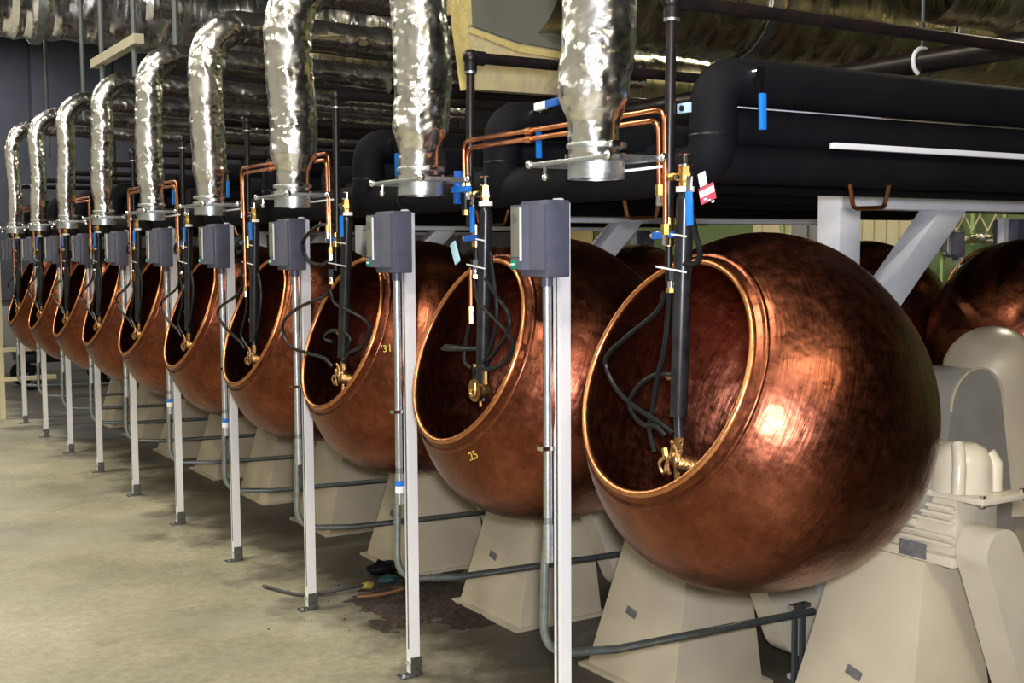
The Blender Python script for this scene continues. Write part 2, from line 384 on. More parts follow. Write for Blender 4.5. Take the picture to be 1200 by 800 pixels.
# ------------------------------------------------------------------ pedestals, gearboxes, motors
def frustum(x0, x1, y0, y1, h, k1, k2, kb):
    a = [(x0, y0, 0), (x1, y0, 0), (x1, y1, 0), (x0, y1, 0)]
    b = [(x0+k1*h, y0+k2*h, h), (x1+kb*h, y0+k2*h, h), (x1+kb*h, y1-k2*h, h), (x0+k1*h, y1-k2*h, h)]
    return a+b, [(3, 2, 1, 0), (4, 5, 6, 7), (0, 1, 5, 4), (1, 2, 6, 5), (2, 3, 7, 6), (3, 0, 4, 7)]
def pedestal(label):
    y0, y1 = -.747, -.262
    t = thing('pan_pedestal', (.78, -.5, 0), label, 'pedestal', 'beige pedestals under the front row of pans')
    v, f = frustum(.58, .99, y0, y1, .655, .268, .136, -.04)
    bm = bmesh.new(); vv = [bm.verts.new(p) for p in v]
    for q in f: bm.faces.new([vv[i] for i in q])
    bmesh.ops.bevel(bm, geom=bm.edges[:], offset=.006, segments=2, profile=.6, affect='EDGES')
    bm.verts.ensure_lookup_table(); bm.verts.index_update()
    MB().add([q.co.copy() for q in bm.verts], [[q.index for q in fc.verts] for fc in bm.faces]).build('body', 'beige', t); bm.free()
    MB().span((.555, y0-.02, 0), (1.02, y1+.02, .014), .003).build('base_flange', 'beige', t)
    # gearbox block with fins along y, flange plate and domed cap
    g = MB().span((.755, -.752, .655), (.965, -.49, .684), .006).build('gearbox_base', 'beige_light', t)
    MB().span((.772, -.745, .682), (.95, -.50, .845), .012).build('gearbox', 'beige_light', t)
    for z in (.715, .735, .775, .795, .815):
        MB().span((.757, -.742, z-.005), (.785, -.53, z+.005), .002).build('fin', 'beige_light', t)
    MB().span((.752, -.625, .748), (.776, -.60, .768), .003).build('plug', 'beige_light', t)
    MB().span((.7515, -.665, .662), (.756, -.575, .705), .001).build('name_plate', 'label', g)
    MB().span((.745, -.85, .842), (.935, -.55, .860), .006).build('cap_flange', 'beige_light', t)
    cx_, cy_ = .820, -.722
    MB().lathe([(.082, .86), (.080, .93), (.075, .953), (.062, .974), (.04, .985), (.0, .987)], (cx_, cy_, 0), (0, 0, 1), 24).build('motor_cap', 'beige_light', t, 50)
    MB().tube([(.750, -.767, .861), (.753, -.767, .93), (.763, -.757, .965), (.785, -.737, .982)], .018, 10).build('cap_rib', 'beige_light', t)
    MB().tube([(.875, -.785, .861), (.875, -.785, .935), (.865, -.77, .96)], .022, 10).build('cap_rib', 'beige_light', t)
    MB().span((.76, -.66, .858), (.92, -.56, .970), .014).build('cap_block', 'beige_light', t)
    for p in ((.757, -.838), (.92, -.838), (.757, -.565)):
        MB().cyl((p[0], p[1], .838), (p[0], p[1], .869), .008, 8).build('bolt', 'chrome', t)
    # belt guard with rounded end running down towards the back
    c0, c1 = V((.828, 0, .705)), V((1.08, 0, .22)); r0, r1 = .068, .105
    d = (c1-c0).normalized(); poly = []
    a0 = math.atan2(-d.z, -d.x)
    for k in range(17):
        a = a0-PI/2+PI*k/16; poly.append((c0.x+r0*math.cos(a), c0.z+r0*math.sin(a)))
    for k in range(17):
        a = a0+PI/2+PI*k/16; poly.append((c1.x+r1*math.cos(a), c1.z+r1*math.sin(a)))
    MB().prism(poly, (0, -.755, 0), (1, 0, 0), (0, 0, 1), (0, -.098, 0)).build('belt_guard', 'beige_light', t, 30)
    # gear housing carrying the pan shaft
    MB().lathe([(.0, .0), (.08, .0), (.10, .03), (.105, .12), (.105, .22), (.09, .27), (.0, .28)], MOUTH-AX*.78, -AX, 26).build('gear_housing', 'grey_beige', t)
    MB().span((.77, -.60, .62), (.97, -.36, .80), .02).build('housing_foot', 'beige', t)
    return t
pd = pedestal('beige pedestal nearest the camera with gearbox and belt guard, at lower right')
def label_plate(par, y, z, w_=.055, h=.026, tilt=.25):
    x = .58+.268*z-.003
    n = V((-1, 0, .268)).normalized(); up = V((.268, 0, 1)).normalized(); sd = V((0, 1, 0))
    rot = Matrix.Rotation(-tilt, 3, n) @ Matrix((sd, up, n)).transposed()
    MB().box((x, y, z), (w_, h, .004), .001, rot).build('name_plate', 'label', par)
peds = [pd]
for k in range(1, NP):
    lab = '%s beige pedestal of the front row, counted from the camera' % ORD[k+1]
    if k == 1: lab = 'beige pedestal directly below the nearest copper pan, name plate on its face'
    if k == 2: lab = 'third beige pedestal from the camera, below the second copper pan'
    peds.append(clone(pd, (0, k*S, 0), lab))
for k, pp in enumerate(peds):
    label_plate(pp, -.45+k*S if k else -.50, .235 if k else .315, tilt=.2) if k < 4 else None

# ------------------------------------------------------------------ switch posts, switch boxes, conduits
def post(label):
    t = thing('support_post', (0, 0, 0), label, 'post', 'white strut posts along the aisle')
    h = .0175; MB().span((-h, -h-.012, .012), (h, h-.012, 1.655)).build('strut', 'white_paint', t)
    c = t.children[0]
    MB().span((-h-.0015, -.0155, .1), (-h+.001, -.0085, 1.64)).build('slot', 'bracket', c)
    b = MB().span((-.055, -.036, 0), (.02, .012, .005)).span((-h-.002, -h-.020, .004), (h+.005, -h-.012, .072)).span((h, -h-.02, .004), (h+.005, h, .072)).build('foot_bracket', 'bracket', t)
    MB().cyl((-h-.010, -.012, .05), (-h, -.012, .05), .010, 6).build('bolt', 'chrome', b)
    MB().cyl((-.038, -.012, .004), (-.038, -.012, .012), .009, 6).build('anchor_bolt', 'zinc', b)
    return t
def sbox(label):
    t = thing('switch_box', (-.06, .05, 1.42), label, 'switch box', 'grey switch boxes on the posts')
    xa, xb, ya, yb, za, zb = -.092, -.018, -.046, .092, 1.437, 1.648
    MB().span((xa, ya, za), (xb, yb, zb), .006).build('casing', 'box_grey', t)
    # stepped front cover: sloped shoulder, raised control panel on the far half
    poly = [(ya+.006, 0), (yb-.004, 0), (yb-.004, .034), (ya+.088, .034), (ya+.066, .018), (ya+.05, .018), (ya+.006, .006)]
    MB().prism([(p[0], -p[1]) for p in poly], (xa, 0, za+.02), (0, 1, 0), (1, 0, 0), (0, 0, zb-za-.032)).build('front_cover', 'box_grey', t, 20)
    pn = MB().span((xa-.037, .042, za+.055), (xa-.03, .086, zb-.016), .002).build('control_panel', 'panel_grey', t)
    MB().cyl((xa-.041, .064, zb-.045), (xa-.034, .064, zb-.045), .012, 14).build('knob', 'box_front', pn)
    MB().span((xa-.036, .040, za+.02), (xa-.022, .088, za+.052), .003).build('button_bay', 'box_grey', t)
    gb = MB().span((xa-.041, .056, za+.024), (xa-.034, .082, za+.046), .002).build('start_button', 'green', t)
    MB().span((xa-.0425, .061, za+.033), (xa-.0405, .077, za+.038)).build('button_mark', 'white_print', gb)
    MB().span((xa-.0365, .034, za+.045), (xa-.033, .041, zb-.02)).build('trim_strip', 'white_paint', t)
    MB().cyl((xa-.012, -.01, za+.045), (xa-.006, -.01, za+.045), .005, 8).build('screw', 'zinc', t)
    MB().cyl((-.034, .046, za-.028), (-.034, .046, za+.004), .017, 10).build('conduit_hub', 'box_grey', t)
    for ch in t.children: ch.location.y = -.034
    return t
def conduit(label):
    t = thing('conduit_pipe', (-.034, .012, .3), label, 'conduit', 'grey conduits from posts to machines')
    pts = arcpath([(-.034, .012, 1.412), (-.034, .012, .72), (-.036, .026, .62), (-.038, .034, .345), (.2, .0, .325), (1.02, .0, .305)], .10, 7)
    MB().tube(pts, .0125, 10).build('pipe', 'dull_zinc', t)
    MB().cyl((-.034, .012, .62), (-.034, .012, .73), .0145, 10).build('coupling', 'zinc', t)
    MB().cyl((-.034, .012, .75), (-.034, .012, 1.41), .0132, 10).build('riser', 'zinc', t)
    MB().bar((-.06, .012, .95), (-.015, .012, .95), .03, .012).cyl((-.034, .03, .95), (-.034, .055, .95), .006, 8).build('clip', 'chrome', t)
    return t
po, bx, co = post('white strut post nearest the camera, its foot out of frame'), sbox('largest grey switch box, on the nearest white post'), conduit('grey conduit from the nearest switch box running below the nearest pan')
for k in range(1, NP):
    o = ORD[k+1]
    clone(po, (0, k*S, 0), '%s white strut post from the camera along the aisle' % o)
    clone(bx, (0, k*S, 0), '%s grey switch box from the camera, on its white post' % o)
    cc = clone(co, (0, k*S, 0), '%s grey conduit from the camera, bent below the pans' % o)
    if k in (1, 3, 4):
        st = MB().lathe([(.0150, -.02), (.0150, .0)], (-.034, k*S+.012, .705), (0, 0, 1), 14).build('blue_sticker', 'blue', cc)
        MB().lathe([(.0151, -.045), (.0151, -.02)], (-.034, k*S+.012, .705), (0, 0, 1), 14).build('white_sticker', 'white_print', cc)
# bracket leg that carries the end of the near conduit
br = thing('conduit_stand', (.98, .02, 0), 'thin steel stand holding the near conduit between two beige pedestals', 'stand')
for xx in (.955, .99): MB().span((xx, .02, .0), (xx+.015, .035, .33)).build('leg', 'rod', br)
MB().span((.94, .012, .318), (1.02, .04, .33)).build('shelf', 'zinc', br)

# ------------------------------------------------------------------ foil ducts with slide gates
def foil_tube(pts, rs, n, amp, seed):
    mb = MB(); mb.tube(pts, rs, n, False)
    off = V((seed*3.7, seed*1.3, seed*2.1)); m_ = len(pts)
    for i in range(m_):
        c = V(pts[i])
        for k in range(n):
            p = mb.v[i*n+k]; d = (p-c); L = d.length; d.normalize()
            e = abs(noise.noise(p*16+off)); f = noise.noise(p*34+off); g = noise.noise(p*6+off); c2 = abs(noise.noise(V((p.x*26, p.y*26, p.z*60))+off)); h = abs(noise.noise(p*55+off)); ph = .35+.65*max(0, min(1, .5+1.6*noise.noise(p*7-off)))
            mb.v[i*n+k] = p+d*amp*(1.5*g+ph*(-1.5*e+.4*f-.9*c2-1.3*h))*(L/.095)
    return mb
def duct(label, seed, bend, y, RU=.088):
    X = -.27; ym = y; RL = min(.061, RU*.86)
    t = thing('foil_duct', (X, ym, 1.67), label, 'duct', 'foil ducts hanging above the pans')
    top = []
    zs = [1.715+i*.0062 for i in range(108)]
    rz = lambda z: RL if z < 1.80 else (RL+(RU-RL)*min(1, (z-1.80)/.06) if z < 1.86 else RU)
    pts = [V((X+.006*math.sin(z*9+seed), ym+.006*math.cos(z*7+seed), z)) for z in zs]; rs = [rz(z) for z in zs]
    if bend:
        zc, Rb = zs[-1]-.06, .16
        pts = [p for p in pts if p.z < zc]; rs = rs[:len(pts)]
        for i in range(34):
            a = PI/2*i/33; pts.append(V((X+Rb-Rb*math.cos(a), ym, zc+Rb*math.sin(a)))); rs.append(RU)
        for i in range(90): pts.append(V((X+Rb+.024*(i+1), ym, zc+Rb-.0006*i))); rs.append(RU)
    else:
        for i in range(70): pts.append(V((X, ym, zs[-1]+.009*(i+1)))); rs.append(RU)
    foil_tube(pts, rs, 60, .0042, seed).build('foil_sleeve', 'foil', t, 22)
    MB().lathe([(RL-.002, -.007), (RL+.007, -.006), (RL+.009, 0), (RL+.007, .006), (RL-.002, .007)], (X, ym, 1.747), (0, 0, 1), 30).build('hose_clamp', 'zinc', t)
    MB().span((X-.012, ym-RL-.016, 1.74), (X+.012, ym-RL-.004, 1.755), .003).build('clamp_screw', 'chrome', t)
    MB().lathe([(.066, 0), (.066, .05), (.062, .05), (.062, 0), (.066, 0)], (X, ym, 1.672), (0, 0, 1), 30).build('outlet_ring', 'zinc', t)
    MB().lathe([(.074, 0), (.074, .012), (.05, .012)], (X, ym, 1.716), (0, 0, 1), 30).build('collar', 'chrome', t)
    # slide-gate frame: two flat rails along the row with bolts at their ends
    gt = MB()
    for sx in (-1, 1): gt.bar((X+sx*.072, ym-.15, 1.712), (X+sx*.072, ym+.17, 1.712), .014, .010, bevel=.002)
    for sy in (-.14, .0, .16):
        if sy: gt.bar((X-.08, ym+sy, 1.712), (X+.08, ym+sy, 1.712), .014, .012, bevel=.002)
    gt.span((X-.06, ym+.06, 1.714), (X+.06, ym+.15, 1.720))
    g = gt.build('slide_gate', 'zinc', t)
    for sx in (-1, 1):
        for sy in (-.148, .168):
            MB().sphere((X+sx*.075, ym+sy, 1.714), .011, 10).build('gate_bolt', 'chrome', g)
    MB().tube([(X-.075, ym+.10, 1.705), (X-.075, ym+.10, 1.685)], .005, 8).sphere((X-.075, ym+.10, 1.68), .009, 10).build('gate_knob', 'chrome', g)
    return t
DY = -.552
for k in range(9):
    lab = '%s foil duct from the camera, crinkled silver with a slide gate below' % ORD[k+1]
    if k == 0: lab = 'widest crinkled foil duct, hanging left of the nearest copper pan'
    if k == 1: lab = 'straight foil duct beside the torn yellow insulation panel'
    if k == 8: lab = 'farthest foil duct at the left edge of the row'
    duct(lab, k+1, k >= 2, DY+k*S+[0, -.078, -.027, -.02, -.056, -.014, 0, 0, 0][k], [.086, .085, .086, .074, .067, .061, .058, .056, .055][k])

# ------------------------------------------------------------------ spray arms (local x about -0.12, y about the pan centre)
def at(y, z, x=-.12): return V((x, PY+y, z))
def hose(t, pts, r=.0065, x=-.13, wob=.004):
    q = []
    for i, p in enumerate(pts):
        q.append(at(p[0], p[1], x+wob*math.sin(1.7*i+.6)))
    MB().tube(spline(q, 6), r, 8).build('hose', 'rubber', t)
    return q
def fitting(t, y, z0, z1, r, material, name, x=-.12, n=6):
    MB().cyl(at(y, z0, x), at(y, z1, x), r, n).build(name, material, t)
HB1 = [[(-.067, 1.412), (-.039, 1.366), (.061, 1.305), (.146, 1.253), (.162, 1.217), (.117, 1.169), (.042, 1.135), (-.048, 1.106), (-.1, 1.084)],
       [(-.084, 1.411), (-.078, 1.356), (-.073, 1.279), (-.047, 1.211), (-.022, 1.131), (-.013, 1.085), (-.04, 1.032)],
       [(-.10, 1.222), (-.03, 1.215), (.024, 1.182), (.06, 1.139), (.045, 1.107), (.005, 1.091), (-.043, 1.095), (-.075, 1.076)],
       [(-.150, 1.615), (-.165, 1.577), (-.183, 1.538), (-.195, 1.509), (-.18, 1.481), (-.130, 1.476)]]
HB2 = [[(-.103, 1.292), (-.077, 1.229), (-.081, 1.183), (-.122, 1.163)],
       [(-.131, 1.429), (-.153, 1.371), (-.214, 1.337), (-.307, 1.292), (-.346, 1.246), (-.306, 1.195), (-.221, 1.168), (-.141, 1.162), (-.13, 1.12)],
       [(-.226, 1.507), (-.242, 1.436), (-.267, 1.374), (-.266, 1.303), (-.222, 1.229), (-.187, 1.182)],
       [(-.20, 1.43), (-.257, 1.383), (-.326, 1.341), (-.333, 1.289), (-.265, 1.233), (-.212, 1.193)]]
HB3 = [[(-.071, 1.607), (.08, 1.61), (.199, 1.57), (.236, 1.531), (.187, 1.478), (.062, 1.463), (-.05, 1.485)],
       [(-.015, 1.391), (.027, 1.349), (.251, 1.302), (.421, 1.248), (.48, 1.197), (.399, 1.135), (.204, 1.121), (.05, 1.112), (-.025, 1.083)],
       [(-.014, 1.372), (-.059, 1.322), (-.202, 1.3), (-.323, 1.274), (-.354, 1.24), (-.299, 1.18), (-.196, 1.149), (-.135, 1.11)],
       [(-.03, 1.177), (.046, 1.188), (-.015, 1.216), (-.124, 1.222), (-.184, 1.202), (-.172, 1.163)]]
HB4 = [[(-.03, 1.40), (.06, 1.33), (.30, 1.26), (.33, 1.215), (.22, 1.16), (.06, 1.12), (-.03, 1.09)],
       [(-.02, 1.39), (-.05, 1.30), (-.03, 1.22), (.02, 1.15), (-.04, 1.10)],
       [(-.20, 1.42), (-.23, 1.33), (-.21, 1.22), (-.15, 1.14)],
       [(-.084, 1.66), (-.05, 1.60), (.03, 1.55), (.045, 1.515), (-.005, 1.525), (-.07, 1.59), (-.075, 1.64)]]
def arm(label, k, yt, ytop, ybot, hoses, disc, lever_y, iron_y, iron_bot):
    """yt: tube offset"""
    x = -.12
    t = thing('spray_arm', at(ytop, 1.62), label, 'spray arm', 'spray arms reaching into the pans')
    MB().tube([at(ytop, 1.625), at(ybot, 1.125)], .0205, 16).build('arm_tube', 'arm', t)
    MB().tube([at(ytop, 1.622), at(ytop, 1.64)], [.0205, .013], 16).build('tube_cap', 'arm', t)
    MB().tube([at(ybot, 1.127), at(ybot-.004, 1.07)], .012, 12).build('tube_reducer', 'arm', t)
    vb = MB().cyl(at(ytop, 1.64), at(ytop, 1.652), .021, 14).build('collar', 'white_print', t)
    bd = MB().cyl(at(ytop, 1.652), at(ytop, 1.665), .014, 6).cyl(at(ytop, 1.665), at(ytop, 1.683), .018, 6).sphere(at(ytop, 1.672), .017, 12).cyl(at(ytop, 1.683), at(ytop, 1.698), .015, 6).cyl(at(ytop+.0, 1.676), at(ytop+.055, 1.676), .011, 8).build('valve_body', 'brass', t)
    MB().cyl(at(ytop, 1.698), at(ytop, 1.702), .018, 14).cyl(at(ytop, 1.70), at(ytop, 1.722), .005, 8).bar(at(ytop-.022, 1.724), at(ytop+.022, 1.724), .006, .004).build('valve_stem', 'chrome', t)
    hy = ytop+lever_y
    lv = MB().bar(at(hy, 1.672, x-.025), at(hy-.006, 1.635, x-.032), .016, .004, up=(1, 0, 0)).build('valve_lever', 'chrome', t)
    MB().cyl(at(ytop, 1.672, x-.028), at(ytop, 1.672, x), .006, 8).build('lever_pivot', 'chrome', t)
    MB().bar(at(hy-.006, 1.638, x-.032), at(hy-.012, 1.562, x-.034), .017, .010, up=(1, 0, 0), bevel=.003).build('lever_grip', 'blue', t)
    # hoses and their fittings
    for h in hoses: hose(t, h)
    y0, z0 = hoses[1][0]
    fitting(t, y0+.002, z0, z0+.010, .013, 'brass', 'hose_nut'); fitting(t, y0+.002, z0+.010, z0+.026, .011, 'chrome', 'hose_coupler', n=10)
    fitting(t, y0+.002, z0+.026, z0+.056, .015, 'rubber', 'union')
    # control valve column beside the tube
    fitting(t, iron_y, iron_bot-.03, iron_bot+.035, .0135, 'brass', 'pipe_union', n=10)
    MB().cyl(at(iron_y, z0+.05), at(iron_y, iron_bot-.028), .009, 10).build('hose_stub', 'rubber', t)
    cl = MB().bar(at(iron_y+.035, iron_bot-.006, x-.018), at(iron_y-.035, iron_bot-.003, x-.018), .012, .018, bevel=.004).build('blue_clamp', 'blue_dark', t)
    MB().sphere(at(iron_y+.038, iron_bot-.006, x-.018), .007, 8).build('clamp_screw', 'zinc', cl)
    for zz in (1.555, 1.475):
        MB().bar(at(iron_y+.02, zz-.004, x-.021), at(ytop-.03, zz-.016, x-.021), .003, .004).build('cable_tie', 'tape', t)
    # nozzle head
    ny, nz_ = ybot+(-.002 if not disc else .012), 1.018 if k == 0 else (1.10 if disc else 1.05)
    if disc:
        MB().cyl(at(ybot, 1.08), at(ybot+.006, 1.13), .011, 8).build('nozzle_neck', 'bronze', t)
        nd = MB().cyl(at(ny, nz_, x-.022), at(ny, nz_, x+.012), .034, 28).cyl(at(ny, nz_-.05), at(ny, nz_-.02), .006, 8).build('nozzle_disc', 'bronze', t)
        cu = [(.010, .022), (.010, -.006), (.004, -.016), (-.008, -.018), (-.017, -.010), (-.014, .0)]
        MB().tube(spline([V((x-.024, PY+ny-a, nz_+b)) for a, b in cu], 5), .0035, 6).build('disc_mark', 'brass', nd)
        MB().cyl(at(ny+.03, nz_+.02), at(ny+.03, nz_+.075), .009, 8).build('nozzle_port', 'brass', t)
        MB().cyl(at(ny-.03, nz_+.02), at(ny-.03, nz_+.06), .009, 8).build('nozzle_port', 'brass', t)
        MB().tube([at(.068, 1.208, x-.01), at(.04, 1.213, x-.01), at(-.05, 1.216, x-.01), at(-.14, 1.221, x)], [.004, .012, .010, .007], 8).build('spray_spur', 'rubber', t)
        MB().bar(at(-.075, 1.475, x-.03), at(-.045, 1.535, x-.03), .03, .006, up=(1, 0, 0), bevel=.002).build('plastic_tag', 'lightblue', t)
        MB().tube([at(-.10, 1.462), at(-.10, 1.345)], .0055, 8).build('copper_drop', 'copper_tube', t)
        fitting(t, -.10, 1.295, 1.345, .010, 'brass', 'drop_nut')
    else:
        q = MB().sphere(at(ny, nz_+.004), .021, 12, (1, .9, 1.2)).cyl(at(ny, nz_+.02), at(ybot-.004, nz_+.06), .013, 8).cyl(at(ny-.01, nz_+.002, x-.01), at(ny-.05, nz_-.018, x+.05), .021, 14)
        q.cyl(at(ny+.005, nz_-.05), at(ny+.005, nz_-.02), .008, 8).build('nozzle_head', 'bronze', t)
        for pa in (((.020, .012), (.034, -.004), (.028, -.026), (.014, -.022), (.012, .0)), ((.004, -.026), (.004, .004), (-.004, .028), (-.014, .05)), ((-.020, -.016), (-.026, .010), (-.020, .03), (-.008, .055))):
            MB().tube(spline([at(ny+a_, nz_+b_, x-.024-.006*(i_ % 2)) for i_, (a_, b_) in enumerate(pa)], 4), .0045, 6).build('nozzle_tube', 'bronze', t)
        MB().cyl(at(ny+.030, nz_+.004, x-.012), at(ny+.036, nz_+.030, x-.012), .008, 6).build('nozzle_nut', 'brass', t)
        e = hoses[2][0]
        MB().cyl(at(ybot, 1.218), at(ybot+.035, 1.216), .012, 10).build('side_port', 'bronze', t)
    return t
A = []
A.append((arm('spray arm in the nearest copper pan, with red and white tag on its valve', 0, 0, -.129, -.109, HB1, False, -.045, -.072, 1.548)))
tg = thing('warning_tag', at(-.21, 1.66), 'red and white warning tag hanging from the nearest valve', 'tag')
rt = Matrix.Rotation(-.28, 3, (1, 0, 0))
MB().box(at(-.222, 1.632, -.135), (.0015, .050, .036), 0, rt).build('card', 'red', tg)
MB().box(at(-.222, 1.636, -.1362), (.0012, .048, .014), 0, rt).build('printed_band', 'white_print', tg)
MB().box(at(-.206, 1.664, -.135), (.0015, .024, .03), 0, rt).build('card_top', 'white_print', tg)
for i in range(3):
    MB().box(at(-.216-.013*i, 1.620-.003*i, -.1362), (.001, .008, .004), 0, rt).build('print_line', 'white_print', tg)
n1 = len(A)
def shift(t, k):
    t.location.y += k*S
A.append(arm('spray arm in the second pan ending in a round bronze disc', 1, 0, -.19, -.164, HB2, True, .03, -.133, 1.552)); shift(A[-1], 1)
A.append(arm('spray arm in the third pan with wide looping black hoses', 2, 0, -.162, -.106, HB3, False, -.015, -.055, 1.56)); shift(A[-1], 2)
a4 = arm('spray arm in the fourth pan with one hose bowing left', 3, 0, -.15, -.11, HB4, False, -.03, -.06, 1.56); shift(a4, 3); A.append(a4)
for k in range(4, NP):
    A.append(clone(a4, (0, (k-3)*S, 0), '%s spray arm from the camera, hanging in its copper pan' % ORD[k+1]))

# ------------------------------------------------------------------ black iron supply pipes
ip = thing('iron_pipe', (-.12, PY-.079, 1.6), 'vertical black iron pipe above the nearest pan, joined to a level run', 'pipe', 'black iron drop pipes above the pans')
yi = PY-.075
MB().cyl((-.12, yi+.006, 1.58), (-.12, yi-.004, 2.06), .0125, 12).build('drop', 'iron', ip)
MB().cyl((-.11, yi-.004, 2.075), (3.0, yi-.004, 2.075), .0165, 12).build('level_run', 'iron', ip)
MB().cyl((-.12, yi-.004, 2.035), (-.12, yi-.004, 2.06), .019, 12).sphere((-.12, yi-.004, 2.075), .024, 14).cyl((-.12, yi-.004, 2.075), (-.075, yi-.004, 2.075), .021, 12).build('elbow', 'iron', ip)
MB().cyl((-.12, yi-.004, 2.028), (-.12, yi-.004, 2.036), .0185, 12).build('thread_ring', 'zinc', ip)
for k in range(1, NP):
    c = clone(ip, (0, k*S-(.03 if k == 1 else 0), 0), '%s black iron drop pipe from the camera, above its pan' % ORD[k+1])

# ------------------------------------------------------------------ copper tube pairs linking neighbouring arms
def copper_pair(label, ya, yb, za, zb, zt, lows):
    """ya: right (near) end, yb: left (far) end"""
    t = thing('copper_tubes', (-.15, (ya+yb)/2, zt), label, 'tubes', 'paired copper tubes between the spray arms')
    for i, dd in enumerate((0., .022)):
        pts = arcpath([(-.15, ya+dd, lows[i]), (-.15, ya+dd+.004, zt-dd), (-.15, yb-dd+.004, zt+.002-dd), (-.15, yb-dd, lows[2+i])], .035, 6)
        MB().tube(pts, .0068, 10).build('tube', 'copper_tube', t)
    ym = (ya*.38+yb*.62)
    MB().cyl((-.15, ym-.015, zt), (-.15, ym+.015, zt), .0105, 10).cyl((-.15, ym-.015, zt-.022), (-.15, ym+.015, zt-.022), .0105, 10).build('coupling', 'copper_tube', t)
    for i, (y, z) in enumerate(((ya+.0, lows[0]), (ya+.022, lows[1]), (yb, lows[2]), (yb-.022, lows[3]))):
        MB().cyl((-.15, y, z-.016), (-.15, y, z+.008), .0112, 6).build('end_nut', 'brass', t)
        MB().cyl((-.15, y, z-.040), (-.15, y, z-.016), .009, 8).build('end_fitting', 'chrome', t)
    return t
copper_pair('pair of copper tubes bridging the first and second pans', -.655, .272, 0, 0, 1.828, (1.56, 1.65, 1.70, 1.70))
cp = copper_pair('pair of copper tubes bridging the third and fourth pans', 1.262, 2.21, 0, 0, 1.868, (1.52, 1.60, 1.70, 1.36))
for k in (1, 2, 3):
    clone(cp, (0, 2*S*k, 0), 'pair of copper tubes bridging the %s and %s pans' % (ORD[3+2*k], ORD[4+2*k]))
# blue valve levers beside the second arm
ro = thing('roof_pipe', (1.63, 2, 2.24), 'dark jacketed pipe under the roof with a white strap, upper right', 'pipe')
MB().tube([(1.63, -1.6, 2.172), (1.63, 9.5, 2.172)], .042, 18).build('jacket', 'iron', ro)
MB().tube([(1.63+.048*math.cos(a_), .10, 2.172+.048*math.sin(a_)) for a_ in [PI*.35+PI*k/10 for k in range(11)]], .008, 8).build('strap', 'tape', ro)
MB().cyl((1.63, .10, 2.21), (1.63, .10, 4.6), .007, 8).build('hanger', 'rod', ro)
bl = thing('blue_lever', (-.14, .27, 1.69), 'upright blue valve lever at the second copper tube end', 'lever')
MB().bar((-.16, .292, 1.745), (-.16, .296, 1.648), .016, .024, up=(1, 0, 0), bevel=.005).build('grip', 'blue_dark', bl)
MB().bar((-.18, .292, 1.689), (-.17, .205, 1.689), .014, .018, bevel=.004).build('cross_grip', 'blue', bl)
MB().cyl((-.15, .267, 1.655), (-.15, .267, 1.68), .016, 10).cyl((-.15, .267, 1.63), (-.15, .267, 1.655), .013, 10).build('valve', 'rubber', bl)
MB().cyl((-.15, .267, 1.615), (-.15, .267, 1.632), .011, 8).build('nut', 'brass', bl)
# thin rods tying duct outlets to the copper tubes
for k in (0, 2, 3, 4):
    y = DY+k*S
    tr = MB().cyl((-.215, y, 1.69), (-.142, y-.10, 1.70), .0035, 6)
    tag(tr.build('tie_rod', 'tape'), 'thin white rod tying the %s foil duct to copper tubing' % ORD[k+1], 'rod', 'thin tie rods at the duct outlets')

# ------------------------------------------------------------------ black insulated pipework, one set behind each pan
def insul(label):
    y = PY-.085
    t = thing('insulated_pipes', (.3, y, 1.7), label, 'pipes', 'black insulated pipe sets above the pans')
    u = MB().tube(arcpath([(3.3, y, 1.905), (0, y, 1.905), (0, y, 1.705), (0, y+.20, 1.700)], .075, 8), .056, 20).build('upper_pipe', 'insulation', t)
    MB().tube([(3.3, y+.02, 1.800), (.06, y+.02, 1.800)], .047, 18).build('middle_pipe', 'insulation', t)
    MB().tube([(3.3, y+.02, 1.714), (.0, y+.02, 1.714)], .047, 18).build('lower_pipe', 'insulation', t)
    MB().tube([(3.3, y+.28, 1.72), (.05, y+.28, 1.72)], .06, 16).build('rear_pipe', 'insulation', t)
    MB().tube([(3.3, y+.5, 1.80), (.05, y+.5, 1.80)], .06, 16).build('rear_pipe', 'insulation', t)
    MB().lathe([(.0565, -.004), (.058, 0), (.0565, .004)], (0, y, 1.775), (0, 0, 1), 20).build('seam', 'rubber', u)
    MB().cyl((.075, y-.079, 1.915), (.075, y-.05, 1.915), .016, 10).build('lever_pivot', 'chrome', t)
    MB().bar((.075, y-.075, 1.925), (.08, y-.078, 1.862), .013, .004, up=(0, 1, 0)).build('valve_lever', 'chrome', t)
    MB().bar((.08, y-.080, 1.870), (.08, y-.082, 1.785), .017, .012, up=(0, 1, 0), bevel=.004).build('lever_grip', 'blue', t)
    # small copper drain loop under the lower pipe
    MB().tube(arcpath([(.610, y+.0, 1.69), (.590, y+.0, 1.616), (.475, y+.0, 1.612), (.458, y+.0, 1.69)], .02, 5), .006, 8).build('drain_loop', 'copper_tube', t)
    return t
iz = insul('nearest black insulated pipes with a blue valve lever, at upper right')
for k in range(1, 10):
    clone(iz, (0, k*S, 0), '%s set of black insulated pipes counted from the camera' % ORD[k+1])
hd = thing('header_pipe', (0.02, 4, 1.70), 'long black insulated header pipe along the row behind the foil ducts', 'pipe')
MB().tube([(.03, PY+.08, 1.70), (.03, 8.9, 1.70)], .06, 18).build('header', 'insulation', hd)
for k in (1, 3, 6): MB().lathe([(.0605, -.01), (.064, -.01), (.064, .01), (.0605, .01)], (.03, k*S, 1.70), (0, 1, 0), 18).build('seam_band', 'rubber', hd)
